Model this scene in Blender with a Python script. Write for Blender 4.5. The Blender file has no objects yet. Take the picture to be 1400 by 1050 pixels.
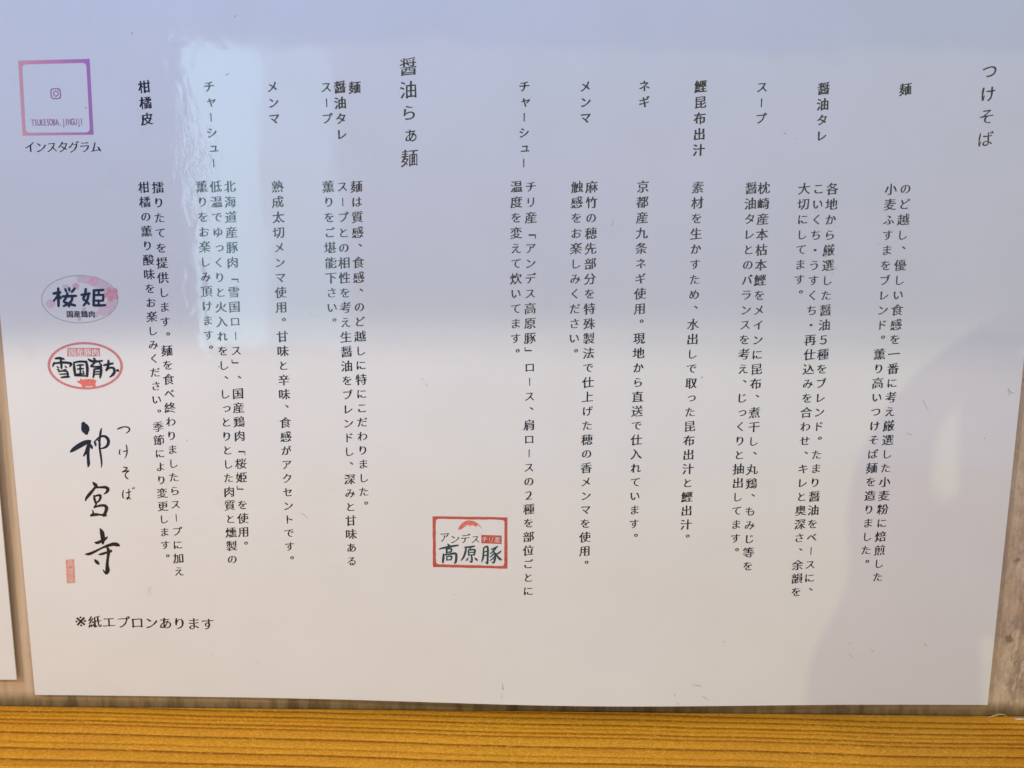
import bpy, math, random
from mathutils import Vector, Matrix
random.seed(7)
S = bpy.context.scene
COL = S.collection

# ------------------------------------------------------------------ camera
F = 1052.0
CAM = Vector((0.00340477, -0.31526398, 0.187649))
RT = Vector((0.99994308, 0.00923003, 0.00535172))
UP = Vector((-0.00665101, 0.14704186, 0.98910791))
FW = Vector((-0.00834257, 0.9890872, -0.14709488))
cam = bpy.data.cameras.new('camera')
cam.sensor_width = 36
cam.lens = 36 * F / 1400
cam.clip_start = 0.01
cam.clip_end = 50
co = bpy.data.objects.new('camera', cam)
COL.objects.link(co)
M = Matrix((RT, UP, -FW)).transposed().to_4x4()
M.translation = CAM
co.matrix_world = M
S.camera = co

# ------------------------------------------------------------------ light
S.view_settings.view_transform = 'Standard'
S.view_settings.look = 'None'
S.view_settings.exposure = 0.0
S.view_settings.gamma = 1.0
S.view_settings.use_curve_mapping = False
S.cycles.max_bounces = 6

W = bpy.data.worlds.new('World')
S.world = W
W.use_nodes = True
bg = W.node_tree.nodes['Background']
bg.inputs['Color'].default_value = (0.60, 0.72, 1.00, 1)
bg.inputs['Strength'].default_value = 0.578

LAMP = Vector((2.0, -2.2, 1.9))                 # ceiling lamp whose light the raised hand blocks
LAMP_LEFT = Vector((-0.62, -0.62, 0.64))        # second shaded lamp to the left


def light(name, kind, loc, power, color, **kw):
    l = bpy.data.lights.new(name, kind)
    l.energy = power
    l.color = color
    for k, v in kw.items():
        setattr(l, k, v)
    o = bpy.data.objects.new(name, l)
    COL.objects.link(o)
    o.location = loc
    return o


def aim(o, d):
    o.rotation_euler = Vector(d).to_track_quat('-Z', 'Y').to_euler()


def shaded_lamp(name, loc, power, color, cut_z, blend, size):
    """a lamp with a deep shade: the wall is lit only below cut_z"""
    o = light(name, 'SPOT', loc, power, color, spot_size=math.radians(150), spot_blend=blend, shadow_soft_size=size)
    edge = (Vector((0, 0, cut_z)) - loc).normalized()
    nrm = Vector((1, 0, 0)).cross(edge).normalized()
    if nrm.z > 0:
        nrm = -nrm
    aim(o, nrm * math.cos(math.radians(15)) + edge * math.sin(math.radians(15)))


shaded_lamp('warm_ceiling_lamp', LAMP, 57, (0.95, 1.0, 0.46), 0.175, 0.006, 0.010)
shaded_lamp('warm_counter_lamp', LAMP_LEFT, 15.4, (1.000, 0.80, 0.58), 0.171, 0.025, 0.006)

win = light('shop_window_light', 'AREA', (0.45, -2.5, 0.475), 10.296, (1.0, 0.806, 0.35),
            shape='RECTANGLE', size=3.3, size_y=1.02)
aim(win, (0, 1, 0))
for cx_, wd_, pw_ in ((-1.06, 0.25, 1.7), (-0.93, 0.55, 3.0)):          # bright panes of the same shop front
    dor = light('bright_window_light', 'AREA', (cx_, -2.49 + 0.03 * wd_, 0.435), pw_, (0.40, 0.84, 1.0),
                shape='RECTANGLE', size=wd_, size_y=1.05)
    aim(dor, (0, 1, 0))
top_fill = light('cool_fill_light', 'AREA', (-0.16, -0.30, 0.56), 0.98, (0.13, 0.335, 1.0),  # unseen fill, added to turn the top of the sheet bluer
            shape='RECTANGLE', size=0.40, size_y=0.10)
aim(top_fill, Vector((-0.05, 0, 0.24)) - Vector((-0.16, -0.30, 0.56)))


# ------------------------------------------------------------------ helpers
def lin(r, g, b):
    def f(c):
        c /= 255
        return c / 12.92 if c <= 0.04045 else ((c + 0.055) / 1.055) ** 2.4
    return (f(r), f(g), f(b), 1)


def bulge(x, z):
    """the lower edge of the sheet stands a few millimetres off the wall"""
    b = 0.0042 * math.exp(-((x - 0.035) / 0.095) ** 2) * math.exp(-max(z, 0) / 0.045)
    b += 0.0006 * (1 + math.sin(11 * x + 0.7)) * math.exp(-((z - 0.14) / 0.14) ** 2)
    return b


def P(px, py):
    """a point of the rectified picture -> (x, z) on the plane of the sheet, in metres"""
    d = FW + RT * ((px - 700) / F) - UP * ((py - 525) / F)
    t = -CAM.y / d.y
    q = CAM + d * t
    x, z = q.x, q.z
    for _ in range(3):
        b = bulge(x, z)
        t = (-b - CAM.y) / d.y
        q = CAM + d * t
        x, z = q.x, q.z
    return x, z


def local(px, py):
    a = P(px - 1, py)
    b = P(px + 1, py)
    return math.hypot(b[0] - a[0], b[1] - a[1]) / 2


def obj(name, verts, faces, mat, parent=None, smooth=False, label=None):
    m = bpy.data.meshes.new(name)
    m.from_pydata([tuple(v) for v in verts], [], faces)
    m.update()
    if mat:
        m.materials.append(mat)
    if smooth:
        for p in m.polygons:
            p.use_smooth = True
    o = bpy.data.objects.new(name, m)
    COL.objects.link(o)
    if parent:
        o.parent = parent
    if label:
        o['label'] = label
    return o


def tag(o, label, cat, group=None, kind=None):
    o['label'] = label
    o['category'] = cat
    if group:
        o['group'] = group
    if kind:
        o['kind'] = kind


def empty(name, loc=(0, 0, 0)):
    o = bpy.data.objects.new(name, None)
    COL.objects.link(o)
    o.location = loc
    return o


# ------------------------------------------------------------------ materials
def node_mat(name):
    m = bpy.data.materials.new(name)
    m.use_nodes = True
    nt = m.node_tree
    b = nt.nodes['Principled BSDF']
    return m, nt, b


def N(nt, t, **kw):
    n = nt.nodes.new(t)
    for k, v in kw.items():
        setattr(n, k, v)
    return n


def math_node(nt, op, a, b=None, clamp=False):
    n = N(nt, 'ShaderNodeMath', operation=op, use_clamp=clamp)
    for i, v in enumerate((a, b)):
        if v is None:
            continue
        if isinstance(v, (int, float)):
            n.inputs[i].default_value = v
        else:
            nt.links.new(v, n.inputs[i])
    return n.outputs[0]


def noise(nt, vec, scale, detail=3, rough=0.5, sc=None, loc=None, dist=0.0):
    if sc or loc:
        mp = N(nt, 'ShaderNodeMapping')
        if sc:
            mp.inputs['Scale'].default_value = sc
        if loc:
            mp.inputs['Location'].default_value = loc
        nt.links.new(vec, mp.inputs['Vector'])
        vec = mp.outputs[0]
    n = N(nt, 'ShaderNodeTexNoise')
    n.inputs['Scale'].default_value = scale
    n.inputs['Detail'].default_value = detail
    n.inputs['Roughness'].default_value = rough
    n.inputs['Distortion'].default_value = dist
    nt.links.new(vec, n.inputs['Vector'])
    return n.outputs['Fac']


def ramp(nt, fac, stops, interp='LINEAR'):
    r = N(nt, 'ShaderNodeValToRGB')
    cr = r.color_ramp
    cr.interpolation = interp
    while len(cr.elements) < len(stops):
        cr.elements.new(0.5)
    for e, (p, c) in zip(cr.elements, stops):
        e.position = p
        e.color = c if len(c) == 4 else (*c, 1)
    nt.links.new(fac, r.inputs[0])
    return r.outputs[0]


def g(v):
    return (v, v, v, 1)


def mixc(nt, fac, a, b, mode='MIX'):
    n = N(nt, 'ShaderNodeMix', data_type='RGBA', blend_type=mode)
    if isinstance(fac, (int, float)):
        n.inputs[0].default_value = fac
    else:
        nt.links.new(fac, n.inputs[0])
    for i, v in ((6, a), (7, b)):
        if isinstance(v, tuple):
            n.inputs[i].default_value = v
        else:
            nt.links.new(v, n.inputs[i])
    return n.outputs[2]


def pos(nt):
    return N(nt, 'ShaderNodeNewGeometry').outputs['Position']


def laminate(nt, b):
    """the same clear wavy laminating film over paper and print"""
    p = pos(nt)
    n1 = noise(nt, p, 16, 2, 0.5)
    n2 = noise(nt, p, 120, 1, 0.5, sc=(1.3, 1, 0.8), dist=0.6)
    n3 = noise(nt, p, 380, 2, 0.6, sc=(1.6, 1, 0.8), dist=0.8)
    # crinkled areas of the film on the left
    sx = N(nt, 'ShaderNodeSeparateXYZ')
    nt.links.new(p, sx.inputs[0])

    def near(o, c, r):
        return math_node(nt, 'SUBTRACT', 1.0, math_node(nt, 'MULTIPLY', math_node(nt, 'ABSOLUTE', math_node(nt, 'SUBTRACT', o, c)), 1 / r), True)
    wide = math_node(nt, 'ADD', 0.22, math_node(nt, 'MULTIPLY', near(sx.outputs[0], -0.128, 0.022), 1.5))
    msk = math_node(nt, 'MULTIPLY', near(sx.outputs[0], -0.1235, 0.016), near(sx.outputs[2], 0.228, 0.034))
    h = math_node(nt, 'MULTIPLY', n1, 0.00030)
    h = math_node(nt, 'ADD', h, math_node(nt, 'MULTIPLY', math_node(nt, 'MULTIPLY', n2, wide), 0.000045))
    h3 = math_node(nt, 'MULTIPLY', math_node(nt, 'MULTIPLY', n3, msk), 0.00008)
    h = math_node(nt, 'ADD', h, h3)
    bp = N(nt, 'ShaderNodeBump')
    bp.inputs['Strength'].default_value = 1.0
    bp.inputs['Distance'].default_value = 1.0
    nt.links.new(h, bp.inputs['Height'])
    nt.links.new(bp.outputs[0], b.inputs['Normal'])
    b.inputs['Roughness'].default_value = 0.055
    b.inputs['IOR'].default_value = 1.5


def paper_material():
    m, nt, b = node_mat('laminated_paper')
    p = pos(nt)
    tone = ramp(nt, noise(nt, p, 30, 4), [(0.3, (0.765, 0.77, 0.745)), (0.7, (0.79, 0.795, 0.775))])
    v = N(nt, 'ShaderNodeTexVoronoi')
    v.inputs['Scale'].default_value = 75
    nt.links.new(p, v.inputs['Vector'])
    sp = math_node(nt, 'LESS_THAN', v.outputs['Distance'], 0.035)
    sel = N(nt, 'ShaderNodeSeparateColor')
    nt.links.new(v.outputs['Color'], sel.inputs[0])
    sp = math_node(nt, 'MULTIPLY', sp, math_node(nt, 'GREATER_THAN', sel.outputs[0], 0.86))
    # pale greasy smudges
    sm = ramp(nt, noise(nt, p, 26, 3, 0.55, loc=(3.1, 0, 1.4)), [(0.66, g(0)), (0.74, g(0.22))])
    c = mixc(nt, sm, tone, (0.70, 0.66, 0.58, 1))
    # faint hairs and scratches
    scr = noise(nt, p, 60, 2, 0.5, sc=(1, 1, 3.2), dist=2.5)
    scr = ramp(nt, scr, [(0.495, g(0)), (0.5, g(1)), (0.505, g(0))])
    pick = ramp(nt, noise(nt, p, 45, 1, loc=(7, 2, 1)), [(0.68, g(0)), (0.72, g(0.35))])
    c = mixc(nt, math_node(nt, 'MULTIPLY', scr, pick), c, (0.36, 0.33, 0.31, 1))
    c = mixc(nt, math_node(nt, 'MULTIPLY', sp, 0.6), c, (0.18, 0.15, 0.14, 1))
    nt.links.new(c, b.inputs['Base Color'])
    laminate(nt, b)
    return m


def ink(name, col, var=0.0, col2=None):
    m, nt, b = node_mat(name)
    p = pos(nt)
    a = tuple(min(1, c * 1.25 + 0.004) for c in col[:3]) + (1,)
    c = ramp(nt, noise(nt, p, 900, 3), [(0.35, col), (0.7, col2 or a)])
    nt.links.new(c, b.inputs['Base Color'])
    laminate(nt, b)
    return m


M_paper = paper_material()
M_ink = ink('black_print', (0.015, 0.018, 0.034, 1))
M_inkdark = ink('dense_black_print', (0.012, 0.012, 0.020, 1))
M_grey = ink('thin_grey_line', (0.42, 0.36, 0.38, 1))
M_navy = ink('navy_print', (0.010, 0.018, 0.055, 1))
M_teal = ink('dark_teal_print', (0.018, 0.060, 0.085, 1))
M_red = ink('red_print', (0.50, 0.085, 0.065, 1), col2=(0.60, 0.14, 0.12, 1))
M_rose = ink('rose_print', (0.60, 0.20, 0.20, 1), col2=(0.66, 0.26, 0.26, 1))
M_coral = ink('coral_print', (0.68, 0.17, 0.13, 1))
M_seal = ink('vermilion_seal_print', (0.70, 0.28, 0.20, 1), col2=(0.74, 0.42, 0.33, 1))
M_white = ink('unprinted_white', (0.77, 0.775, 0.75, 1), col2=(0.79, 0.795, 0.775, 1))
M_palepink = ink('pale_pink_print', (0.72, 0.53, 0.58, 1), col2=(0.74, 0.60, 0.64, 1))
M_pink = ink('pink_print', (0.70, 0.42, 0.48, 1))
M_deeppink = ink('deep_pink_print', (0.66, 0.31, 0.35, 1))
M_mauve = ink('mauve_print', (0.40, 0.20, 0.31, 1))


def gradient_print():
    m, nt, b = node_mat('pink_to_purple_print')
    p = pos(nt)
    s = N(nt, 'ShaderNodeSeparateXYZ')
    nt.links.new(p, s.inputs[0])
    x0 = P(25, 130)[0]
    x1 = P(126, 130)[0]
    f = math_node(nt, 'MULTIPLY', math_node(nt, 'SUBTRACT', s.outputs[0], x0), 1 / (x1 - x0), True)
    c = ramp(nt, f, [(0.0, lin(232, 170, 172)), (0.45, lin(222, 146, 180)), (1.0, lin(184, 124, 184))])
    nt.links.new(c, b.inputs['Base Color'])
    laminate(nt, b)
    return m


M_grad = gradient_print()


def wall_material():
    m, nt, b = node_mat('stained_wall_panel')
    p = pos(nt)
    st = noise(nt, p, 60, 4, 0.5, sc=(2.2, 1, 0.15), dist=0.3)
    c = ramp(nt, st, [(0.25, lin(166, 140, 112)), (0.5, lin(198, 172, 142)), (0.75, lin(218, 196, 168))])
    # worn right-hand part: grey mottling and rust-brown blots
    s = N(nt, 'ShaderNodeSeparateXYZ')
    nt.links.new(p, s.inputs[0])
    right = math_node(nt, 'MULTIPLY', math_node(nt, 'SUBTRACT', s.outputs[0], 0.205), 60.0, True)
    mot = ramp(nt, noise(nt, p, 200, 6, 0.75, sc=(1.2, 1, 0.7)), [(0.44, g(0)), (0.62, g(0.8))])
    c = mixc(nt, math_node(nt, 'MULTIPLY', mot, right), c, lin(138, 120, 106))
    wht = ramp(nt, noise(nt, p, 230, 6, 0.7, sc=(1.3, 1, 0.5), loc=(1, 1, 5)), [(0.50, g(0)), (0.68, g(0.8))])
    c = mixc(nt, math_node(nt, 'MULTIPLY', wht, right), c, lin(226, 212, 196))
    bl = ramp(nt, noise(nt, p, 120, 3, 0.5, sc=(1.2, 1, 0.8), loc=(0.4, 0, 0.9)), [(0.66, g(0)), (0.70, g(0.8))])
    c = mixc(nt, math_node(nt, 'MULTIPLY', bl, math_node(nt, 'ADD', math_node(nt, 'MULTIPLY', right, 0.85), 0.12)), c, lin(104, 76, 48))
    # small black specks
    v = N(nt, 'ShaderNodeTexVoronoi')
    v.inputs['Scale'].default_value = 260
    nt.links.new(p, v.inputs['Vector'])
    cs = N(nt, 'ShaderNodeSeparateColor')
    nt.links.new(v.outputs['Color'], cs.inputs[0])
    spk = math_node(nt, 'MULTIPLY', math_node(nt, 'LESS_THAN', v.outputs['Distance'], 0.16),
                    math_node(nt, 'GREATER_THAN', cs.outputs[1], 0.90))
    c = mixc(nt, math_node(nt, 'MULTIPLY', spk, 0.75), c, lin(60, 44, 32))
    # mould and grime creeping up from the counter joint
    low = math_node(nt, 'SUBTRACT', 1.0, math_node(nt, 'MULTIPLY', math_node(nt, 'ADD', s.outputs[2], 0.006), 1 / 0.0065), True)
    gr = noise(nt, p, 130, 5, 0.68, sc=(1.3, 1, 0.22), loc=(2, 0, 0))
    gr = math_node(nt, 'ADD', gr, math_node(nt, 'MULTIPLY', low, 0.16))
    gm = ramp(nt, gr, [(0.56, g(0)), (0.80, g(0.7))])
    gm = math_node(nt, 'MULTIPLY', gm, math_node(nt, 'MULTIPLY', low, 2.5, True))
    c = mixc(nt, math_node(nt, 'MULTIPLY', low, 1.3, True), c, lin(138, 116, 78))
    c = mixc(nt, gm, c, lin(62, 48, 24))
    nt.links.new(c, b.inputs['Base Color'])
    b.inputs['Roughness'].default_value = 0.55
    bp = N(nt, 'ShaderNodeBump')
    bp.inputs['Strength'].default_value = 0.5
    bp.inputs['Distance'].default_value = 0.0006
    nt.links.new(noise(nt, p, 300, 4, 0.6, sc=(1, 1, 0.4)), bp.inputs['Height'])
    nt.links.new(bp.outputs[0], b.inputs['Normal'])
    return m


def wood_material():
    m, nt, b = node_mat('varnished_cedar')
    p = pos(nt)
    s = N(nt, 'ShaderNodeSeparateXYZ')
    nt.links.new(p, s.inputs[0])
    v = math_node(nt, 'ADD', s.outputs[1], math_node(nt, 'MULTIPLY', s.outputs[0], 0.0235))
    wob = noise(nt, p, 9, 2, 0.5, sc=(1, 1.2, 1))
    v = math_node(nt, 'ADD', v, math_node(nt, 'MULTIPLY', math_node(nt, 'SUBTRACT', wob, 0.5), 0.0045))
    wob2 = noise(nt, p, 60, 2, 0.5, sc=(0.5, 3, 1))
    v = math_node(nt, 'ADD', v, math_node(nt, 'MULTIPLY', math_node(nt, 'SUBTRACT', wob2, 0.5), 0.0005))
    # growth rings: position inside a 50 mm band, repeated further out
    f = math_node(nt, 'FRACT', math_node(nt, 'MULTIPLY', math_node(nt, 'ADD', v, 0.045), 20.0))

    def k(vv):
        return (vv + 0.045) * 20.0
    light_c = (0.90, 0.405, 0.030)
    mid_c = (0.74, 0.31, 0.012)
    tan_c = (0.60, 0.235, 0.008)
    dark_c = (0.29, 0.090, 0.003)
    lines = [(-0.0405, 1.0), (-0.0335, 1.0), (-0.0294, 0.35), (-0.0231, 1.0), (-0.0165, 0.8), (-0.0137, 0.85),
             (-0.0105, 0.35), (-0.0076, 0.9), (-0.0032, 0.8), (0.0008, 0.8)]
    stops = [(0.0, mid_c)]

    def mx(a, bb, t):
        return tuple(a[i] * (1 - t) + bb[i] * t for i in range(3))
    for vv, w in lines:
        stops.append((k(vv) - 0.034, mx(light_c, tan_c, 0.55 * w)))
        stops.append((k(vv) - 0.006, mx(mid_c, dark_c, w)))
        stops.append((k(vv) + 0.010, light_c if w > 0.5 else light_c))
    stops = [q for q in stops if 0 <= q[0] <= 1][:32]
    c = ramp(nt, f, stops)
    fine = noise(nt, p, 420, 4, 0.65, sc=(0.10, 1.6, 1))
    c = mixc(nt, 0.32, c, ramp(nt, fine, [(0.30, (0.62, 0.56, 0.45)), (0.68, (1.0, 1.0, 1.0))]), 'MULTIPLY')
    grain = noise(nt, p, 1500, 2, 0.6, sc=(0.7, 1, 1))
    c = mixc(nt, 0.6, c, ramp(nt, grain, [(0.36, (0.70, 0.62, 0.5)), (0.52, (1, 1, 1)), (0.66, (1.25, 1.25, 1.6))]), 'MULTIPLY')  # granular speckle; its bright end is painted sparkle of the varnish
    big = noise(nt, p, 11, 3, 0.5, sc=(0.7, 1.5, 1))
    c = mixc(nt, 0.5, c, ramp(nt, big, [(0.3, (0.80, 0.74, 0.66)), (0.7, (1.0, 1.0, 1.0))]), 'MULTIPLY')
    # varnish sparkle painted into the colour as bright flecks, and little dark pits
    glint = noise(nt, p, 900, 3, 0.65, sc=(0.75, 1.1, 1))
    glint = ramp(nt, glint, [(0.52, g(0)), (0.74, g(0.75))])
    amt = ramp(nt, noise(nt, p, 22, 2), [(0.35, g(0.3)), (0.6, g(1.0))])
    c = mixc(nt, math_node(nt, 'MULTIPLY', glint, amt), c, (0.98, 0.50, 0.04, 1))
    vo = N(nt, 'ShaderNodeTexVoronoi')
    vo.inputs['Scale'].default_value = 70
    nt.links.new(p, vo.inputs['Vector'])
    cs = N(nt, 'ShaderNodeSeparateColor')
    nt.links.new(vo.outputs['Color'], cs.inputs[0])
    pit = math_node(nt, 'MULTIPLY', math_node(nt, 'LESS_THAN', vo.outputs['Distance'], 0.07),
                    math_node(nt, 'GREATER_THAN', cs.outputs[0], 0.86))
    c = mixc(nt, pit, c, (0.10, 0.035, 0.006, 1))
    nt.links.new(c, b.inputs['Base Color'])
    b.inputs['Roughness'].default_value = 0.42
    b.inputs['Specular IOR Level'].default_value = 0.05
    bp = N(nt, 'ShaderNodeBump')
    bp.inputs['Strength'].default_value = 0.35
    bp.inputs['Distance'].default_value = 0.0004
    nt.links.new(fine, bp.inputs['Height'])
    nt.links.new(bp.outputs[0], b.inputs['Normal'])
    return m


def plain(name, col, rough=0.5, metal=0.0):
    m, nt, b = node_mat(name)
    c = ramp(nt, noise(nt, pos(nt), 40, 3), [(0.3, tuple(0.9 * q for q in col[:3])), (0.7, col)])
    nt.links.new(c, b.inputs['Base Color'])
    b.inputs['Roughness'].default_value = rough
    b.inputs['Metallic'].default_value = metal
    return m


# ------------------------------------------------------------------ wall and counter
def box(x0, x1, y0, y1, z0, z1, bev=0.0):
    import bmesh
    bm = bmesh.new()
    bmesh.ops.create_cube(bm, size=1)
    for v in bm.verts:
        v.co = Vector(((x0 + x1) / 2 + v.co.x * (x1 - x0), (y0 + y1) / 2 + v.co.y * (y1 - y0), (z0 + z1) / 2 + v.co.z * (z1 - z0)))
    if bev:
        bmesh.ops.bevel(bm, geom=list(bm.edges), offset=bev, segments=3, affect='EDGES', profile=0.5)
    vs = [v.co.copy() for v in bm.verts]
    bm.verts.index_update()
    fs = [[v.index for v in f.verts] for f in bm.faces]
    bm.free()
    return vs, fs


CZ = -0.0062
v, f = box(-1.1, 1.1, 0.0024, 0.03, -0.30, 0.75)
wall = obj('wall_panel', v, f, wall_material())
tag(wall, 'stained grey beige wall panel with grimy streaks behind the white sheets', 'wall')
v, f = box(-1.1, 1.1, -0.42, 0.0016, CZ - 0.036, CZ, 0.0007)
counter = obj('wooden_counter', v, f, wood_material(), smooth=False)
tag(counter, 'orange varnished wooden counter top with fine straight grain below the sheets', 'counter')


# ------------------------------------------------------------------ sheets
def sheet(parent, corner, nx, nz, thick, bul):
    """corner(u, w) -> (x, z); builds front, back and rim"""
    vs, fs = [], []
    for side in (0, 1):
        for j in range(nz + 1):
            for i in range(nx + 1):
                x, z = corner(i / nx, j / nz)
                vs.append((x, -bul(x, z) + side * thick, z))
    n = (nx + 1) * (nz + 1)

    def ix(s, i, j):
        return s * n + j * (nx + 1) + i
    for j in range(nz):
        for i in range(nx):
            fs.append((ix(0, i, j), ix(0, i + 1, j), ix(0, i + 1, j + 1), ix(0, i, j + 1)))
            fs.append((ix(1, i, j), ix(1, i, j + 1), ix(1, i + 1, j + 1), ix(1, i + 1, j)))
    # cut rim with vertices of its own, so that the face keeps its flat shading up to the edge
    loop = [(i, 0) for i in range(nx)] + [(nx, j) for j in range(nz)] + [(i, nz) for i in range(nx, 0, -1)] + [(0, j) for j in range(nz, 0, -1)]
    b0 = len(vs)
    for i, j in loop:
        vs.append(vs[ix(0, i, j)])
        vs.append(vs[ix(1, i, j)])
    m = len(loop)
    for q in range(m):
        a, b = b0 + 2 * q, b0 + 2 * ((q + 1) % m)
        fs.append((a, a + 1, b + 1, b))
    return obj('paper', vs, fs, M_paper, parent, smooth=False)


menu = empty('menu_sheet', (0, 0, 0))
tag(menu, 'large white laminated menu sheet printed with vertical Japanese writing, leaning on the wall', 'menu')
paper = sheet(menu, lambda u, w: (-0.21 + 0.42 * u, 0.297 * w), 90, 64, 0.0005, bulge)
for p_ in paper.data.polygons:
    p_.use_smooth = len(p_.vertices) == 4 and abs(p_.normal.y) > 0.8

side_sheet = empty('menu_sheet', (0, 0, 0))
tag(side_sheet, 'neighbouring blank white sheet of which only a narrow strip shows at the left edge', 'menu')
sheet(side_sheet, lambda u, w: (-0.6375 + 0.42 * u + (0.0008 * w if u > 0.5 else 0), 0.0072 + 0.297 * w), 20, 20, 0.0005,
      lambda x, z: 0.0002)


# ------------------------------------------------------------------ print
class Ink:
    def __init__(self):
        self.v, self.f = [], []

    def add(self, pts, faces, layer=0.0):
        b = len(self.v)
        for x, z in pts:
            self.v.append((x, -bulge(x, z) - 0.00007 - layer, z))
        for fc in faces:
            a = [self.v[b + i] for i in fc]
            s = sum(a[i - 1][0] * a[i][2] - a[i][0] * a[i - 1][2] for i in range(len(a)))
            fc = [b + i for i in fc]
            self.f.append(fc if s > 0 else fc[::-1])

    def build(self, name, mat, parent, label=None):
        return obj(name, self.v, self.f, mat, parent, label=label)


_cur = bpy.data.curves.new('glyph_source', 'FONT')
_cur.resolution_u = 3
_src = bpy.data.objects.new('glyph_source', _cur)
COL.objects.link(_src)
_glyphs = {}


def glyph(ch, tx, ty, slope):
    """outline of a character in em units round its cell centre, strokes thinned by tx / ty"""
    key = (ch, tx, ty, slope)
    if key in _glyphs:
        return _glyphs[key]
    _cur.body = ch
    dg = bpy.context.evaluated_depsgraph_get()
    dg.update()
    m = bpy.data.meshes.new_from_object(_src.evaluated_get(dg))
    vs = [[q.co.x, q.co.y] for q in m.vertices]
    fs = [list(p.vertices) for p in m.polygons]
    bpy.data.meshes.remove(m)
    # weld
    idx, uniq, mp = {}, [], []
    for q in vs:
        kk = (round(q[0], 5), round(q[1], 5))
        if kk not in idx:
            idx[kk] = len(uniq)
            uniq.append(q)
        mp.append(idx[kk])
    fs2 = []
    for fc in fs:
        c = []
        for i in fc:
            if mp[i] not in c:
                c.append(mp[i])
        if len(c) > 2:
            a = sum(uniq[c[i - 1]][0] * uniq[c[i]][1] - uniq[c[i]][0] * uniq[c[i - 1]][1] for i in range(len(c)))
            if abs(a) > 1e-9:
                fs2.append(c if a > 0 else c[::-1])
    cnt = {}
    for fc in fs2:
        for i in range(len(fc)):
            e = (fc[i - 1], fc[i])
            cnt[e] = cnt.get(e, 0) + 1
    nr = [[0.0, 0.0, 0] for _ in uniq]
    for (a, b) in cnt:
        if (b, a) in cnt:
            continue
        dx, dy = uniq[b][0] - uniq[a][0], uniq[b][1] - uniq[a][1]
        l = math.hypot(dx, dy) or 1
        nx, ny = dy / l, -dx / l
        for i in (a, b):
            nr[i][0] += nx
            nr[i][1] += ny
            nr[i][2] += 1
    out = []
    ph = (ord(ch) * 0.77) % 6.28
    for (x, y), (nx, ny, c) in zip(uniq, nr):
        if c:
            nx, ny = nx / c, ny / c
            d = max(nx * nx + ny * ny, 0.35)
            wv = 0.018 * math.sin(7.3 * x + 5.1 * y + ph) * math.cos(4.7 * x - 6.9 * y + 1.7 * ph)     # brush pressure
            x -= nx / d * (tx + wv)
            y -= ny / d * (ty + 0.6 * wv)
        out.append([x, y])
    w = max(q[0] for q in out) - min(q[0] for q in out) if out else 1
    cjk = ord(ch) > 0x2fff or ch in '「」、。'
    if cjk:
        cx, cy = 0.5, 0.38
    else:
        xs = [q[0] for q in out]
        ys = [q[1] for q in out]
        cx, cy = (max(xs) + min(xs)) / 2, ((max(ys) + min(ys)) / 2 if ch in '※・' else 0.35)
    res = []
    for x, y in out:
        x -= cx
        y -= cy
        res.append((x, y + slope * x))
    _glyphs[key] = (res, fs2)
    return _glyphs[key]


ROT = 'ー「」'
SMALL = 'ャュョっッぁ'


def place(inkobj, ch, x, z, em, ang, tx, ty, vertical=True, slope=None, sx=1.0, layer=0.0, sy=1.0):
    kanji = ord(ch) >= 0x4e00
    if slope is None:
        slope = 0.10 if kanji else 0.075
    if ch in ROT:
        slope = 0
    pts, fs = glyph(ch, tx, ty, slope)
    ca, sa = math.cos(ang), math.sin(ang)
    out = []
    for px, py in pts:
        px *= sx
        py *= sy
        if vertical:
            if ch == 'ー':
                px, py = py * 0.9, px * 0.86
            elif ch in '「」':
                px, py = py, -px
            elif ch in '、。':
                px, py = px + 0.50, py + 0.52
            elif ch in SMALL:
                px, py = px * 1.02 + 0.10, py * 1.02 + 0.06
        if ch == '※':
            px, py = px * 1.45, py * 1.45
        px, py = px * em, py * em
        out.append((x + px * ca - py * sa, z + px * sa + py * ca))
    inkobj.add(out, fs, layer)


def column(name, text, a, b, n, em, mat, tx, ty, label=None):
    """vertical line of writing: first character at a, character number n at b (rectified picture points)"""
    k = Ink()
    A, B = P(*a), P(*b)
    dx, dz = (B[0] - A[0]) / n, (B[1] - A[1]) / n
    ang = math.atan2(dx, -dz)
    step = math.hypot(dx, dz)
    for i, ch in enumerate(text):
        r1 = random.uniform(-0.012, 0.012)
        place(k, ch, A[0] + dx * i, A[1] + dz * i, step * em * (1.02 if ord(ch) >= 0x4e00 else 0.93), ang + r1, tx, ty)
    return k.build(name, mat, menu, label)


def row(inkobj, text, a, b, em_px, tx, ty, sx=1.0, slope=None, layer=0.0, lean=0.0, sy=1.0):
    A, B = P(*a), P(*b)
    n = max(len(text) - 1, 1)
    ang = math.atan2(B[1] - A[1], B[0] - A[0]) if len(text) > 1 else 0.0
    sc = local((a[0] + b[0]) / 2, (a[1] + b[1]) / 2)
    for i, ch in enumerate(text):
        t = i / n
        place(inkobj, ch, A[0] + (B[0] - A[0]) * t, A[1] + (B[1] - A[1]) * t, em_px * sc, ang + lean, 0.004 if ch == '※' else tx, 0.004 if ch == '※' else ty, False, slope, sx, layer, sy)


TITLE = [('つけそば', (1353, 97), (1347, 190), 3), ('醤油らぁ麺', (558, 91), (560, 216), 4)]
for t, a, b, n in TITLE:
    column('title_text', t, a, b, n, 0.80, M_inkdark, -0.011, 0.002)

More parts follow.
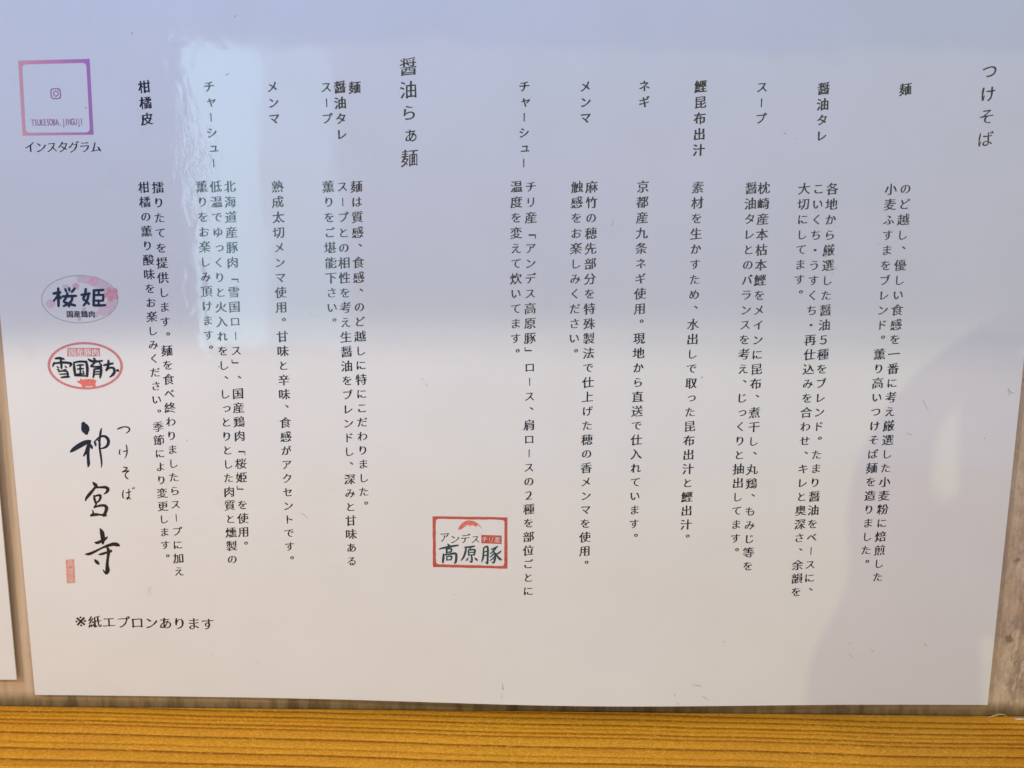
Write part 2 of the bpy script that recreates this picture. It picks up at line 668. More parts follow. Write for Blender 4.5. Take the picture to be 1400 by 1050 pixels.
HEAD = [('麺', (1238, 122), (1237.6, 143.5), 1), ('醤油タレ', (1126, 121), (1123, 185.5), 3), ('スープ', (1042, 119), (1040, 162), 2),
        ('鰹昆布出汁', (958, 118), (955.5, 205), 4), ('ネギ', (881, 117.5), (881, 139.3), 1), ('メンマ', (800.5, 118), (800.5, 161), 2),
        ('チャーシュー', (717, 118), (716, 223), 5), ('麺', (485, 119.5), (485.7, 141), 1), ('醤油タレ', (464.5, 119), (467, 183.5), 3),
        ('スープ', (446, 119), (447, 162), 2), ('メンマ', (372.5, 118.5), (375, 162), 2), ('チャーシュー', (286, 118), (292, 223), 5),
        ('柑橘皮', (197.5, 118.5), (201, 162.5), 2)]
for t, a, b, n in HEAD:
    column('heading_text', t, a, b, n, 0.80, M_inkdark, -0.030, -0.008)

BODY = [
    ('のど越し、優しい食感を一番に考え厳選した小麦粉に焙煎した', (1238, 258), (1200, 788.7), 27),
    ('小麦ふすまをブレンド。薫り高いつけそば麺を造りました。', (1218, 258.5), (1184, 752), 25),
    ('各地から厳選した醤油５種をブレンド。たまり醤油をベースに、', (1138, 258), (1106.5, 790), 27),
    ('こいくち・うすくち・再仕込みを合わせ、キレと奥深さ、余韻を', (1119, 258), (1088.5, 809), 28),
    ('大切にしてます。', (1099.5, 258), (1093, 382), 6),
    ('枕崎産本枯本鰹をメインに昆布、煮干し、丸鶏、もみじ等を', (1044.5, 257), (1022.5, 773.7), 26),
    ('醤油タレとのバランスを考え、じっくりと抽出してます。', (1027, 257), (1005.5, 735.7), 24),
    ('素材を生かすため、水出しで取った昆布出汁と鰹出汁。', (954, 256), (938, 717), 23),
    ('京都産九条ネギ使用。現地から直送で仕入れています。', (879, 255), (867, 716), 23),
    ('麻竹の穂先部分を特殊製法で仕上げた穂の香メンマを使用。', (809, 255.5), (799.5, 753), 25),
    ('触感をお楽しみください。', (789, 255.5), (785, 462.5), 10),
    ('チリ産「アンデス高原豚」ロース、肩ロースの２種を部位ごとに', (726, 255), (722, 808), 28),
    ('温度を変えて炊いてます。', (706, 255), (705, 462.5), 10),
    ('麺は質感、食感、のど越しに特にこだわりました。', (487.5, 255), (497.5, 672), 21),
    ('スープとの相性を考え生醤油をブレンドし、深みと甘味ある', (468, 255), (481, 767), 26),
    ('薫りをご堪能下さい。', (449, 255), (454, 420.5), 8),
    ('熟成太切メンマ使用。甘味と辛味、食感がアクセントです。', (379, 255), (396, 747), 25),
    ('北海道産豚肉「雪国ロース」、国産鶏肉「桜姫」を使用。', (314, 255), (333, 727), 24),
    ('低温でゆっくりと火入れをし、しっとりとした肉質と燻製の', (295, 255), (317.5, 764.5), 26),
    ('薫りをお楽しみ頂けます。', (276, 255), (285, 458), 10),
    ('擂りたてを提供します。麺を食べ終わりましたらスープに加え', (216, 256), (245, 781), 27),
    ('柑橘の薫り酸味をお楽しみください。季節により変更します。', (197, 256), (227, 762.5), 27),
]
for t, a, b, n in BODY:
    column('description_text', t, a, b, n, 0.80, M_ink, -0.024, 0.002)

k = Ink()
row(k, 'インスタグラム', (41, 201), (131, 201), 16, -0.012, 0.008)
k.build('caption_text', M_inkdark, menu)
k = Ink()
row(k, '※紙エプロンあります', (110.5, 849.5), (284, 853), 18.5, -0.022, 0.006)
k.build('notice_text', M_inkdark, menu)


# -------- shapes drawn in rectified picture points
def poly(inkobj, pts, layer=0.0):
    q = [P(*p) for p in pts]
    from mathutils.geometry import tessellate_polygon
    tr = tessellate_polygon([[Vector((x, z, 0)) for x, z in q]])
    inkobj.add(q, [list(t) for t in tr], layer)


def ring(inkobj, outer, inner, layer=0.0):
    o = [P(*p) for p in outer]
    i = [P(*p) for p in inner]
    n = len(o)
    inkobj.add(o + i, [[a, (a + 1) % n, n + (a + 1) % n, n + a] for a in range(n)], layer)


def ell(cx, cy, rx, ry, n=64, rot=0.0):
    r = []
    for a in range(n):
        t = 2 * math.pi * a / n
        x, y = rx * math.cos(t), ry * math.sin(t)
        r.append((cx + x * math.cos(rot) - y * math.sin(rot), cy + x * math.sin(rot) + y * math.cos(rot)))
    return r


def rquad(c, rad, n=6, rough=0.0):
    """rounded quadrilateral through the corners c, in order tl tr br bl; 4*(n+10) points"""
    r = []
    m = 10
    for i in range(4):
        p0, p1, p2 = Vector(c[i - 1]), Vector(c[i]), Vector(c[(i + 1) % 4])
        d0, d1 = (p0 - p1).normalized(), (p2 - p1).normalized()
        a, b = p1 + d0 * rad, p1 + d1 * rad
        for j in range(n):
            t = j / (n - 1)
            r.append((a * (1 - t) ** 2 + p1 * 2 * t * (1 - t) + b * t ** 2))
        e = p2 - d1 * rad
        for j in range(1, m + 1):
            r.append(b + (e - b) * (j / (m + 1)))
    return [(q.x + random.uniform(-rough, rough), q.y + random.uniform(-rough, rough)) for q in r]


def stroke(inkobj, pts, layer=0.0, sub=8):
    """brush stroke: pts = (x, y, width) in rectified picture points, smooth through all of them"""
    n = len(pts)
    path = []
    for i in range(n - 1):
        p0, p1, p2, p3 = pts[max(i - 1, 0)], pts[i], pts[i + 1], pts[min(i + 2, n - 1)]
        for j in range(sub):
            t = j / sub
            path.append([0.5 * (2 * p1[k] + (p2[k] - p0[k]) * t + (2 * p0[k] - 5 * p1[k] + 4 * p2[k] - p3[k]) * t * t
                                + (3 * p1[k] - p0[k] - 3 * p2[k] + p3[k]) * t ** 3) for k in range(3)])
    path.append(list(pts[-1]))
    L, Rr = [], []
    for i, p in enumerate(path):
        a, b = path[max(i - 1, 0)], path[min(i + 1, len(path) - 1)]
        dx, dy = b[0] - a[0], b[1] - a[1]
        l = math.hypot(dx, dy) or 1
        w = max(p[2], 0.2) / 2
        L.append((p[0] - dy / l * w, p[1] + dx / l * w))
        Rr.append((p[0] + dy / l * w, p[1] - dx / l * w))
    # round ends
    def cap(i, sgn):
        p = path[i]
        a, b = (path[0], path[1]) if i == 0 else (path[-2], path[-1])
        ang = math.atan2(b[1] - a[1], b[0] - a[0])
        w = max(p[2], 0.2) / 2
        o = []
        for s in range(1, 6):
            t = ang + sgn * (math.pi / 2 + math.pi * s / 6) if sgn > 0 else ang - math.pi / 2 + math.pi * s / 6
            o.append((p[0] + w * math.cos(t), p[1] + w * math.sin(t)))
        return o
    out = L[::-1] + cap(0, 1) + Rr + cap(-1, -1)
    q = [P(*p) for p in out]
    m = len(L)
    faces = []
    # ribbon quads and end fans
    n_ = len(out)
    for i in range(m - 1):
        faces.append([m - 1 - i, m - 2 - i, m + 5 + i + 1, m + 5 + i])
    faces.append([m - 1] + list(range(m, m + 5)) + [m + 5])
    faces.append([m + 5 + m - 1] + list(range(m + 5 + m, n_)) + [0])
    inkobj.add(q, faces, layer)


def Z(ox, oy, s):
    return lambda pts: [(ox + p[0] / s, oy + p[1] / s) + ((p[2] / s,) if len(p) > 2 else ()) for p in pts]


# ---- brushed shop name
lg = Z(80, 560, 4.2)
STROKES = [
    [(143, 82, 22), (152, 102, 40), (157, 122, 38), (160, 134, 20)],
    [(184, 180, 10), (168, 184, 20), (142, 195, 25), (105, 216, 24), (80, 234, 17), (68, 243, 6)],
    [(180, 182, 14), (172, 206, 17), (160, 240, 15), (147, 262, 9), (142, 268, 3)],
    [(176, 206, 12), (170, 240, 15), (171, 285, 15), (173, 312, 15), (170, 328, 6)],
    [(180, 196, 9), (191, 216, 14), (194, 224, 6)],
    [(206, 182, 6), (211, 194, 12), (214, 206, 8)],
    [(206, 186, 6), (226, 166, 9), (252, 152, 11), (275, 158, 14), (287, 180, 16), (281, 205, 14), (262, 219, 10), (236, 224, 5)],
    [(224, 170, 4), (232, 182, 7), (238, 196, 9), (241, 204, 5)],
    [(247, 108, 5), (242, 130, 11), (237, 170, 10), (236, 215, 10), (243, 262, 10), (248, 305, 8), (246, 332, 3)],
    [(200, 420, 10), (212, 432, 18), (222, 446, 12)],
    [(216, 440, 12), (198, 462, 13), (178, 486, 16), (162, 506, 13), (155, 522, 6)],
    [(218, 446, 8), (244, 446, 11), (270, 446, 15), (284, 456, 17), (278, 472, 13), (262, 484, 5)],
    [(204, 494, 8), (207, 512, 12), (212, 532, 10), (216, 542, 6)],
    [(206, 498, 8), (224, 492, 10), (240, 493, 13), (240, 510, 12), (230, 526, 9), (214, 532, 6)],
    [(222, 532, 5), (214, 548, 8), (206, 560, 8)],
    [(206, 562, 7), (232, 552, 11), (262, 550, 14), (276, 562, 17), (272, 584, 16), (262, 604, 14), (258, 612, 6)],
    [(196, 578, 5), (200, 594, 9), (190, 606, 12), (184, 610, 5)],
    [(188, 608, 10), (212, 602, 15), (240, 603, 9), (268, 606, 15), (274, 610, 6)],
    [(240, 684, 6), (249, 702, 20), (254, 726, 22), (256, 748, 20), (255, 768, 10)],
    [(210, 762, 6), (222, 764, 14), (244, 756, 14), (266, 744, 13), (280, 732, 7)],
    [(156, 829, 6), (176, 828, 14), (208, 815, 12), (245, 796, 9), (285, 780, 14), (318, 772, 18), (340, 776, 18), (350, 782, 6)],
    [(232, 832, 5), (250, 828, 12), (276, 820, 11), (300, 812, 13), (304, 806, 6)],
    [(280, 790, 9), (288, 812, 16), (284, 850, 13), (280, 890, 15), (282, 922, 22), (275, 940, 12), (262, 928, 7), (256, 918, 3)],
    [(209, 862, 7), (220, 874, 17), (230, 884, 12), (233, 888, 5)],
]
k = Ink()
for i, s in enumerate(STROKES):
    stroke(k, lg([(a, b, w * 1.14) for a, b, w in s]), 0.000004 * i)
# small brushed kana beside it
KANA = [
    [(338, 112, 5), (352, 106, 9), (375, 99, 7), (398, 101, 8), (408, 112, 9), (402, 126, 7), (386, 136, 3)],
    [(354, 228, 4), (350, 240, 7), (351, 254, 6), (356, 258, 3)],
    [(370, 240, 4), (384, 238, 7), (398, 234, 4)],
    [(390, 204, 6), (393, 222, 7), (394, 244, 7), (389, 264, 6), (380, 280, 2)],
    [(374, 330, 6), (388, 332, 7), (394, 336, 7), (380, 350, 6), (366, 358, 6), (386, 353, 7), (404, 352, 7), (392, 360, 6), (383, 374, 6), (388, 388, 7), (398, 396, 6), (402, 398, 3)],
    [(373, 462, 4), (369, 480, 7), (370, 502, 7), (376, 508, 4)],
    [(388, 478, 4), (402, 475, 7), (416, 470, 4)],
    [(404, 456, 5), (405, 480, 7), (404, 504, 7), (396, 514, 6), (392, 508, 5), (402, 504, 6), (416, 514, 4)],
    [(424, 448, 3), (427, 455, 6)], [(433, 444, 3), (436, 451, 6)],
]
for i, s in enumerate(KANA):
    stroke(k, lg(s), 0.000004 * i)
k.build('brushed_shop_name', M_inkdark, menu)

# ---- little vertical red seal
seal = Ink()
poly(seal, rquad([(90, 765), (101.5, 764.5), (103, 796.5), (91.8, 797.5)], 0.6, rough=0.35))
so = seal.build('red_seal', M_seal, menu)
k = Ink()
for cy_ in (769.8, 780.8, 791.6):
    x0 = 92 + (cy_ - 765) * 0.035
    for j in range(3):
        yy = cy_ - 2.8 + j * 2.7
        stroke(k, [(x0 + 0.8, yy + 0.3, 0.7), (x0 + 4, yy, 0.9), (x0 + 7.4, yy + 0.2, 0.7)], 0.00003, 3)
    stroke(k, [(x0 + 1 + random.random() * 2, cy_ - 4, 0.6), (x0 + 2.5, cy_ + 3.6, 0.8)], 0.000033, 3)
    stroke(k, [(x0 + 5.6, cy_ - 3.6, 0.8), (x0 + 5 + random.random() * 2, cy_ + 3.9, 0.6)], 0.000036, 3)
k.build('seal_carving', M_palepink, so)

# ---- cherry-blossom oval
ov = Ink()
ring(ov, ell(109.2, 409, 52.6, 32.8), ell(109.2, 409, 51.7, 31.9))
blossom_badge = ov.build('oval_badge', M_grey, menu, 'thin grey oval badge with pink blossoms and thick navy lettering')


def flower(inkobj, cx, cy, r, layer, rot=0.0, notch=True):
    for i in range(5):
        a = rot + i * 2 * math.pi / 5
        c, s = math.cos(a), math.sin(a)

        def T(u, w):
            return (cx + (u * c - w * s) * r, cy + (u * s + w * c) * r)
        poly(inkobj, [T(0.05, 0), T(0.35, 0.26), T(0.72, 0.36), T(1.0, 0.17), T(0.88, 0), T(1.0, -0.17), T(0.72, -0.36), T(0.35, -0.26)],
             layer + 0.000002 * i)


k = Ink()


def inside(pts):
    o = []
    for x, y in pts:
        dx, dy = (x - 109.2) / 51.2, (y - 409) / 31.4
        l = math.hypot(dx, dy)
        if l > 1:
            x, y = 109.2 + dx / l * 51.2, 409 + dy / l * 31.4
        o.append((x, y))
    return o


poly(k, inside([(104, 376), (118, 376), (134, 379), (148, 386), (158, 396), (162, 409), (160, 420), (152, 430), (140, 432), (131, 428), (138, 419), (147, 412), (145, 401), (138, 394), (127, 391), (117, 387), (107, 385)]), 0.00002)
poly(k, inside(ell(69, 415, 6.5, 5.5, 20)), 0.00002)
poly(k, ell(131, 430.5, 3.6, 3.4, 16), 0.000026)
poly(k, ell(90, 392.5, 4.2, 3.2, 16), 0.000022)
k.build('petal_wash', M_palepink, blossom_badge)
k = Ink()
flower(k, 128.3, 383.4, 6.6, 0.00004, 0.3)
flower(k, 103.6, 391.3, 5.2, 0.00004, 0.9)
poly(k, ell(114.7, 422, 2.6, 2.1, 16), 0.00004)
poly(k, ell(108.3, 436.6, 2.5, 2.0, 16), 0.00004)
k.build('small_blossom', M_pink, blossom_badge)
k = Ink()
flower(k, 152.2, 402, 10.5, 0.00006, 0.5)
k.build('large_blossom', M_deeppink, blossom_badge)
k = Ink()
zz = Z(40, 360, 5.53)
SAK = [  # 桜
    [(186, 228, 20), (210, 224, 22), (236, 220, 18)], [(220, 190, 18), (222, 250, 22), (222, 322, 18)],
    [(218, 238, 16), (204, 262, 18), (186, 284, 14)], [(228, 246, 14), (240, 262, 17)],
    [(274, 196, 17), (280, 212, 17)], [(302, 188, 17), (306, 206, 17)], [(344, 190, 18), (332, 206, 18), (322, 218, 14)],
    [(254, 250, 18), (300, 248, 21), (354, 246, 18)], [(290, 226, 16), (278, 262, 19), (262, 288, 17), (296, 304, 20), (346, 318, 19)],
    [(326, 252, 18), (322, 280, 19), (298, 306, 20), (262, 322, 16)], [(304, 300, 16), (302, 326, 16)],
    # 姫
    [(428, 194, 18), (424, 232, 20), (410, 268, 19), (432, 286, 18), (452, 306, 17)], [(450, 226, 16), (444, 262, 19), (430, 296, 18), (412, 318, 15)],
    [(396, 238, 17), (426, 234, 20), (458, 228, 16)],
    [(490, 204, 18), (530, 203, 20), (562, 201, 18)], [(490, 204, 18), (489, 260, 20), (488, 318, 18)],
    [(488, 318, 18), (530, 318, 20), (576, 316, 17)], [(492, 240, 15), (526, 239, 17), (560, 238, 17)],
    [(560, 238, 16), (561, 260, 17), (558, 282, 16)], [(492, 282, 15), (526, 282, 17), (558, 282, 16)], [(526, 206, 15), (526, 240, 16)], [(526, 282, 15), (526, 316, 16)]]
for i, s in enumerate(SAK):
    stroke(k, zz(s), 0.00008 + 0.000003 * i, 4)
k.build('badge_lettering', M_navy, blossom_badge)
k = Ink()
row(k, '国産鶏肉', (95.6, 429.3), (125.6, 429.3), 9.6, -0.022, -0.012, slope=0, layer=0.00008)
k.build('badge_subtitle', M_navy, blossom_badge)

# ---- red oval with pig
ov = Ink()
ring(ov, ell(116.6, 500, 51.6, 32.4, rot=0.03), ell(116.6, 500, 48.0, 29.4, rot=0.03))
pig_badge = ov.build('oval_badge', M_rose, menu, 'rose red oval badge with a small pig silhouette')
k = Ink()
poly(k, [(92.3, 475.6), (136.3, 475.8), (136.6, 487), (92, 487)], 0.00001)
k.build('badge_banner', M_rose, pig_badge)
k = Ink()
row(k, '国産豚肉', (98.8, 481.4), (130.6, 481.6), 10.6, -0.012, -0.004, slope=0, layer=0.00004)
k.build('banner_lettering', M_white, pig_badge)
k = Ink()
YUK = [  # 雪
    [(200, 720, 15), (232, 716, 20), (262, 724, 14)], [(190, 752, 16), (182, 768, 15), (178, 780, 8)],
    [(186, 758, 12), (240, 750, 17), (296, 752, 19), (318, 762, 20), (306, 780, 10)], [(238, 722, 16), (243, 760, 18), (244, 792, 14)],
    [(212, 780, 9), (222, 790, 11)], [(272, 778, 9), (282, 788, 11)], [(212, 802, 9), (226, 806, 11)], [(264, 804, 9), (276, 804, 11)],
    [(222, 818, 10), (258, 812, 14), (284, 816, 14)], [(286, 816, 14), (292, 838, 16), (294, 858, 14)],
    [(232, 838, 9), (286, 836, 12)], [(244, 862, 12), (276, 858, 17), (302, 858, 13)],
    # 国
    [(338, 752, 12), (342, 800, 20), (348, 848, 15)], [(338, 750, 13), (384, 742, 16), (430, 744, 18)], [(432, 744, 18), (440, 796, 21), (438, 852, 17)],
    [(362, 772, 10), (386, 768, 13), (412, 768, 10)], [(366, 800, 10), (388, 796, 13), (410, 796, 10)], [(386, 768, 11), (387, 838, 13)],
    [(360, 838, 10), (388, 836, 13), (416, 834, 10)], [(404, 812, 8), (412, 822, 11)], [(350, 848, 12), (396, 850, 12), (438, 850, 13)],
    # 育
    [(490, 718, 14), (502, 738, 17)], [(448, 724, 12), (470, 738, 20), (508, 742, 18), (552, 736, 13)], [(502, 742, 13), (484, 762, 15), (466, 778, 12), (504, 782, 14), (540, 780, 16), (548, 790, 10)],
    [(532, 752, 10), (546, 770, 14)], [(492, 800, 13), (490, 836, 16), (484, 862, 11)], [(494, 800, 13), (524, 796, 15), (544, 800, 18), (542, 836, 18), (536, 864, 12)],
    [(496, 820, 9), (536, 818, 11)], [(494, 838, 9), (536, 836, 11)],
    # ち
    [(564, 770, 12), (592, 764, 18), (632, 756, 14)], [(600, 736, 15), (598, 772, 19), (588, 800, 17), (578, 812, 12), (604, 792, 13), (634, 790, 18), (646, 812, 20), (636, 838, 20), (612, 858, 10)]]
for i, s in enumerate(YUK):
    stroke(k, zz(s), 0.00004 + 0.000003 * i, 4)
poly(k, ell(161, 506.5, 2.0, 2.0, 14), 0.00004)
k.build('badge_lettering', M_inkdark, pig_badge)
k = Ink()
poly(k, zz([(362, 884), (372, 890), (382, 886), (386, 870), (398, 880), (420, 876), (460, 874), (492, 877), (500, 886), (508, 884), (502, 900), (500, 915),
            (503, 941), (482, 941), (477, 925), (450, 930), (424, 928), (422, 941), (402, 941), (396, 920), (384, 908), (366, 902)]), 0.00002)
k.build('pig_silhouette', M_coral, pig_badge)

# ---- red rectangular stamp
st = Z(580, 690, 10.5)
k = Ink()
oc = st([(120, 165), (1195, 181), (1195, 918), (125, 893)])
ic = st([(164, 203), (1153, 216), (1150, 880), (168, 855)])
ring(k, rquad(oc, 0.8, rough=0.22), rquad(ic, 4.5, rough=0.32))
stamp = k.build('stamp_frame', M_red, menu, 'rectangular red stamp with rough edges and dark brushed lettering')
k = Ink()
poly(k, st([(485, 352), (500, 318), (520, 290), (545, 264), (575, 243), (608, 230), (642, 224), (672, 226), (702, 233), (732, 246), (762, 264), (788, 288), (808, 314), (827, 352),
            (800, 318), (772, 288), (752, 304), (740, 320), (722, 304), (705, 296), (680, 290), (668, 296), (656, 318), (646, 296), (634, 286), (612, 296), (592, 302), (572, 322), (550, 338), (528, 352), (502, 358)]))
k.build('mountain_emblem', M_coral, stamp)
k = Ink()
poly(k, st([(820, 433), (1112, 442), (1110, 563), (820, 553)]))
tb = k.build('stamp_label', M_red, stamp)
k = Ink()
row(k, 'チリ産', st([(868, 496)])[0], st([(1050, 502)])[0], 8.8, 0.0, 0.004, layer=0.00004)
k.build('label_lettering', M_white, stamp)
k = Ink()
for ch, c, em in (('ア', (292, 462), 14.5), ('ン', (440, 492), 13.5), ('デ', (588, 486), 14), ('ス', (735, 494), 12.5)):
    row(k, ch, st([c])[0], st([c])[0], em, -0.012, 0.0, slope=0.10)
k.build('stamp_kana', M_teal, stamp)
KOU = [
    [(338, 566, 18), (360, 588, 30)], [(222, 634, 20), (300, 614, 28), (400, 596, 30), (485, 582, 22)], [(318, 632, 22), (322, 660, 28), (318, 694, 22)],
    [(322, 636, 20), (384, 630, 24), (392, 650, 26), (382, 680, 20)], [(326, 684, 16), (380, 676, 20)],
    [(276, 708, 22), (274, 770, 34), (268, 828, 26)], [(276, 722, 20), (360, 710, 26), (450, 700, 34), (460, 760, 34), (452, 820, 32), (432, 842, 14)],
    [(324, 742, 18), (326, 794, 22)], [(326, 744, 16), (388, 738, 22), (392, 764, 24), (382, 792, 18)], [(328, 794, 15), (382, 788, 18)],
    [(584, 610, 20), (650, 606, 26), (722, 594, 22)], [(600, 614, 22), (588, 690, 30), (560, 760, 26), (528, 800, 12)], [(674, 606, 16), (652, 640, 18)],
    [(636, 648, 18), (636, 690, 22), (640, 728, 20)], [(640, 652, 16), (700, 644, 24), (728, 650, 26), (724, 690, 26), (716, 720, 22)], [(642, 686, 13), (714, 680, 16)], [(642, 724, 14), (714, 716, 18)],
    [(676, 722, 18), (684, 770, 26), (680, 822, 24), (650, 806, 10)], [(632, 762, 12), (612, 790, 24), (602, 798, 14)], [(726, 764, 14), (748, 784, 28), (764, 800, 14)],
    [(852, 626, 20), (850, 700, 26), (842, 770, 26), (824, 820, 12)], [(858, 616, 18), (904, 598, 26), (914, 660, 28), (910, 760, 28), (906, 842, 26), (880, 820, 10)],
    [(862, 676, 14), (900, 668, 18)], [(860, 730, 14), (900, 722, 18)],
    [(962, 640, 14), (1010, 622, 24), (1048, 600, 20)], [(1034, 614, 16), (990, 668, 22), (948, 700, 14)], [(984, 650, 12), (1008, 690, 20), (1020, 740, 26), (1010, 800, 28), (992, 834, 22), (972, 818, 8)],
    [(1006, 692, 14), (976, 726, 18), (944, 752, 12)], [(1014, 736, 14), (980, 776, 18), (944, 800, 10)], [(1100, 664, 14), (1072, 690, 24), (1040, 706, 18)], [(1022, 690, 14), (1052, 740, 26), (1088, 780, 34), (1110, 790, 14)],
]
k = Ink()
for i, s in enumerate(KOU):
    stroke(k, st(s), 0.000003 * i, 4)
k.build('stamp_lettering', M_teal, stamp)

# ---- square picture frame for the account name (its code is left out)
k = Ink()
ring(k, rquad([(25, 83), (122.5, 80.5), (128, 184), (31, 185.3)], 0.5), rquad([(30, 88), (118, 85.7), (123, 181), (35.2, 181.6)], 6))
acc = k.build('account_frame', M_grad, menu)
k = Ink()
row(k, 'TSUKESOBA.JINGUJI', (45, 167.6), (111.5, 166.2), 12.0, -0.035, -0.008, sx=0.52, slope=0, layer=0.0)
k.build('account_name', M_mauve, acc)
k = Ink()
ring(k, rquad([(68.6, 120.6), (83, 120.4), (84, 135.4), (69.4, 135.6)], 4.5), rquad([(70.2, 122.2), (81.4, 122), (82.3, 133.9), (71, 134)], 3.4))
ring(k, ell(76.4, 128, 3.9, 4.1, 28), ell(76.4, 128, 2.5, 2.7, 28))
poly(k, ell(80.1, 123.9, 0.75, 0.75, 10))
k.build('camera_icon', M_mauve, acc)

# ---- dust, scratches and smears on the film
M_dirt = ink('grey_brown_dirt', (0.33, 0.31, 0.30, 1), col2=(0.60, 0.58, 0.56, 1))
M_stain = ink('faint_yellow_stain', (0.70, 0.67, 0.56, 1), col2=(0.765, 0.765, 0.735, 1))
for i, s in enumerate([
        [(180, 44, 0.6), (180.5, 46, 1.6), (180, 47.5, 0.5)], [(117, 146, 0.6), (118, 147.5, 1.8), (118.6, 148.6, 0.5)], [(308, 103, 0.8), (311, 101.5, 1.6), (314, 100, 0.5)],
        [(1071, 181.5, 0.5), (1073, 182.5, 1.5), (1074.4, 182.6, 0.5)], [(1086, 189, 0.6), (1086.6, 190.4, 1.0)], [(686.8, 934, 0.5), (687.6, 941, 1.8), (687.4, 943.5, 0.7)], [(686, 946, 0.3), (686.2, 955, 0.7)],
        [(946, 935.5, 0.4), (953, 937, 1.1), (960, 938.6, 0.4)], [(921, 949, 0.5), (923, 951.5, 1.0)], [(959, 951, 0.4), (964, 953.5, 1.0), (969, 957, 0.5)], [(926, 961, 0.6), (927, 962.6, 1.4)],
        [(1263, 880, 0.5), (1265.5, 881.4, 1.4), (1267, 882, 0.4)], [(1161, 878.6, 0.5), (1162, 880, 1.4)], [(1189, 887, 0.4), (1193, 890, 0.8), (1196, 891.5, 0.4)], [(1160, 893, 0.4), (1165, 898, 0.8)],
        [(1378, 541, 0.4), (1380, 536, 0.9), (1377.5, 531, 0.7), (1383, 537.5, 0.9), (1387, 536.5, 0.4)], [(1239, 591.6, 0.4), (1244, 594, 0.9), (1247, 593.4, 0.4)], [(1345, 598, 0.5), (1346, 599.5, 1.4)],
        [(1261, 545, 0.3), (1264, 552, 0.7), (1269, 560, 0.4)], [(290, 893, 0.5), (290.8, 894.4, 1.2)], [(351.5, 904.5, 0.5), (352.2, 905.4, 1.4)], [(575, 518, 0.4), (579, 518.6, 0.8)], [(582, 524, 0.4), (584, 528, 0.6)],
        [(411, 701, 0.4), (416, 704, 0.9), (421, 709, 0.4)], [(1126, 345, 1.0), (1129, 349, 2.6), (1128, 351.5, 1.0)], [(1141, 366, 0.6), (1142.5, 367.6, 1.6)], [(1138, 373, 0.5), (1138.7, 374, 1.2)],
        [(255, 601, 0.6), (256, 602, 1.4)], [(1338, 443, 0.4), (1340, 446, 0.6)], [(1200, 331, 0.3), (1202, 334, 0.5)], [(835, 310, 0.3), (838, 305, 0.8), (838, 300, 0.3)], [(620, 812, 0.4), (622, 813, 0.8)]]):
    k = Ink()
    stroke(k, [(a, b, w * 0.8) for a, b, w in s], 0.00002 + 0.000001 * i, 3)
    k.build('dirt_mark', M_dirt, menu)
k = Ink()
poly(k, [(202, 804), (205, 802.5), (208, 804.5), (208, 809), (206.5, 813), (203.6, 814), (201.6, 811)])
k.build('stain', M_stain, menu)

bpy.data.objects.remove(_src)

# ------------------------------------------------------------------ scraps on the joint of wall and counter
M_straw = plain('dry_straw', (0.62, 0.44, 0.22, 1), 0.7)
M_flake = plain('pale_flake', (0.75, 0.68, 0.56, 1), 0.7)


def scrap(pts, r, mat, label, name='straw_scrap', cat='scrap'):
    vs, fs = [], []
    n = 6
    for i, p in enumerate(pts):
        p = Vector(p)
        a = Vector(pts[max(i - 1, 0)])
        b = Vector(pts[min(i + 1, len(pts) - 1)])
        d = (b - a).normalized()
        u = d.orthogonal().normalized()
        w = d.cross(u)
        rr = r * (0.5 if i in (0, len(pts) - 1) else 1)
        for s in range(n):
            t = 2 * math.pi * s / n
            vs.append(p + (u * math.cos(t) + w * math.sin(t)) * rr)
    for i in range(len(pts) - 1):
        for s in range(n):
            fs.append((i * n + s, i * n + (s + 1) % n, (i + 1) * n + (s + 1) % n, (i + 1) * n + s))
    fs.append(tuple(range(n))[::-1])
    fs.append(tuple((len(pts) - 1) * n + s for s in range(n)))
    o = obj(name, vs, fs, mat, smooth=True)
    tag(o, label, cat)
    return o


c0 = CZ + 0.0004
scrap([(0.210, -0.0012, c0), (0.2125, -0.0010, c0 + 0.0010), (0.215, -0.0010, c0 + 0.0018), (0.2172, -0.0008, c0 + 0.0016), (0.2195, -0.0010, c0 + 0.0003)],
      0.00022, M_straw, 'thin curved straw scrap on the counter beside the lower right corner of the menu sheet')
scrap([(0.2215, -0.0014, c0), (0.2235, -0.0020, c0 + 0.0002), (0.2262, -0.0017, c0)], 0.00045, M_flake,
      'pale flake lying at the far right end of the counter joint', 'paper_flake', 'flake')

# ------------------------------------------------------------------ the raised hand whose shadow falls on the sheet
M_skin = plain('skin', (0.55, 0.34, 0.25, 1), 0.5)
M_dark = plain('phone_shell', (0.03, 0.03, 0.035, 1), 0.3)


def ray(px, py, t):
    d = FW + RT * ((px - 700) / F) - UP * ((py - 525) / F)
    q = CAM + d * (-CAM.y / d.y)
    return q + (LAMP - q) * t


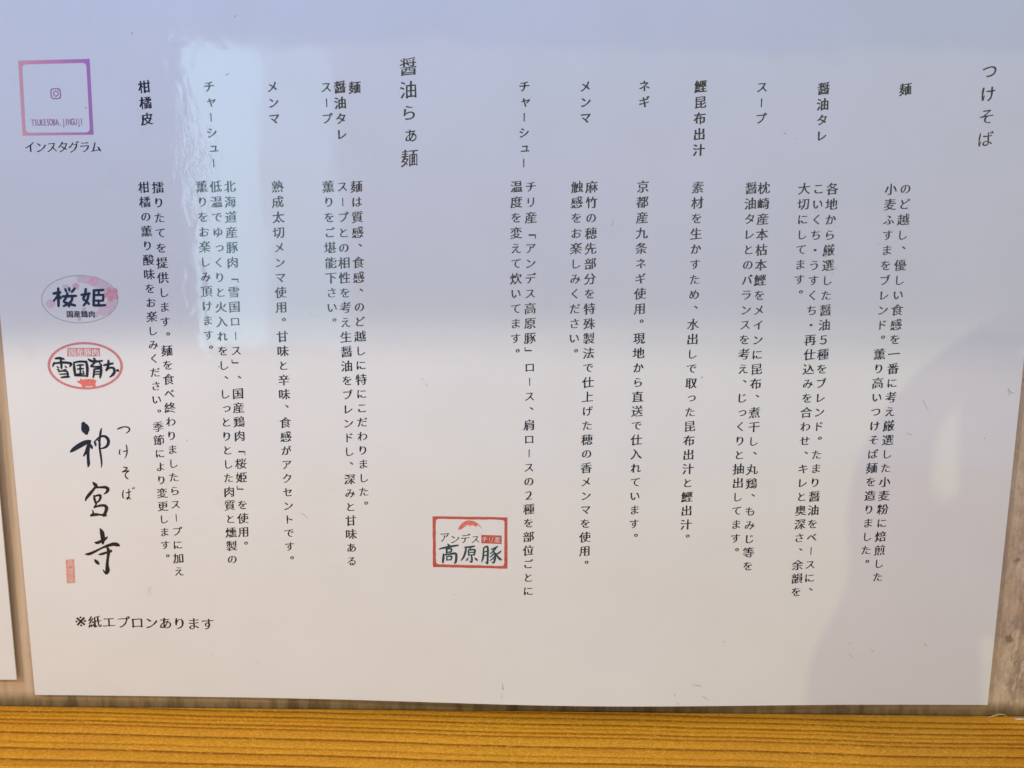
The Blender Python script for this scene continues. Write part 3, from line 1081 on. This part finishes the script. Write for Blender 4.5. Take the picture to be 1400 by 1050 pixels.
def skin_chain(chains):
    """one continuous body grown from chains of (px, py, t, radius_px): tubes fused by a voxel remesh and smoothed"""
    import bmesh
    bm = bmesh.new()
    for ch in chains:
        for a, b in zip(ch[:-1], ch[1:]):
            pa, pb = ray(*a[:3]), ray(*b[:3])
            ra, rb = [q[3] * 0.0003 * (1 - q[2]) for q in (a, b)]
            n = max(2, int((pb - pa).length / 0.003))
            for i in range(n + 1):
                u = i / n
                bmesh.ops.create_icosphere(bm, subdivisions=2, radius=ra + (rb - ra) * u, matrix=Matrix.Translation(pa.lerp(pb, u)))
    m = bpy.data.meshes.new('person')
    bm.to_mesh(m)
    bm.free()
    o = bpy.data.objects.new('person', m)
    COL.objects.link(o)
    r = o.modifiers.new('remesh', 'REMESH')
    r.mode = 'VOXEL'
    r.voxel_size = 0.0022
    sm = o.modifiers.new('smooth', 'SMOOTH')
    sm.iterations = 6
    dg = bpy.context.evaluated_depsgraph_get()
    me = bpy.data.meshes.new_from_object(o.evaluated_get(dg))
    o.modifiers.clear()
    o.data = me
    me.materials.clear()
    me.materials.append(M_skin)
    for p in me.polygons:
        p.use_smooth = True
    return o


T0 = 0.175
arm = [(1235, 1420, T0, 135), (1220, 1180, T0, 112), (1215, 980, T0, 102), (1217, 890, T0, 100), (1238, 800, T0, 72)]
root = arm[-1]
chains = [arm]
for k_, (dt, dx) in enumerate(((-0.036, 2), (-0.012, -3), (0.012, 0), (0.036, 5))):
    t = T0 + dt
    chains.append([root, (1222 + dx, 745, T0 + dt * 0.8, 50), (1210 + dx, 690, t, 44), (1216 + dx, 632, t, 42), (1240 + dx, 576, t, 38),
                   (1282 + dx, 526, t, 35), (1330 + dx, 486, t, 33), (1384 + dx, 448, t, 30)])
chains.append([arm[3], (1276, 800, T0 + 0.02, 62), (1300, 735, T0 + 0.03, 46), (1340, 690, T0 + 0.03, 36)])
person = skin_chain(chains)
tag(person, 'raised hand and forearm casting a soft shadow on the right of the menu sheet', 'person')

import bmesh
bm = bmesh.new()
tl, tr, br, bl = ray(1306, 470, T0), ray(1470, 500, T0), ray(1470, 880, T0), ray(1306, 868, T0)
dpt = (LAMP - tl).normalized() * 0.004
vv = [bm.verts.new(q + s_ * dpt) for s_ in (-1, 1) for q in (tl, tr, br, bl)]
for fc in ((0, 1, 2, 3), (7, 6, 5, 4), (0, 4, 5, 1), (1, 5, 6, 2), (2, 6, 7, 3), (3, 7, 4, 0)):
    bm.faces.new([vv[i] for i in fc])
bmesh.ops.recalc_face_normals(bm, faces=bm.faces)
bmesh.ops.bevel(bm, geom=list(bm.edges), offset=0.002, segments=3, affect='EDGES', profile=0.5)
pm = bpy.data.meshes.new('smartphone')
bm.to_mesh(pm)
bm.free()
pm.materials.append(M_dark)
po = bpy.data.objects.new('smartphone', pm)
COL.objects.link(po)
tag(po, 'dark smartphone held in the raised hand, seen as the straight edge of the shadow', 'phone')
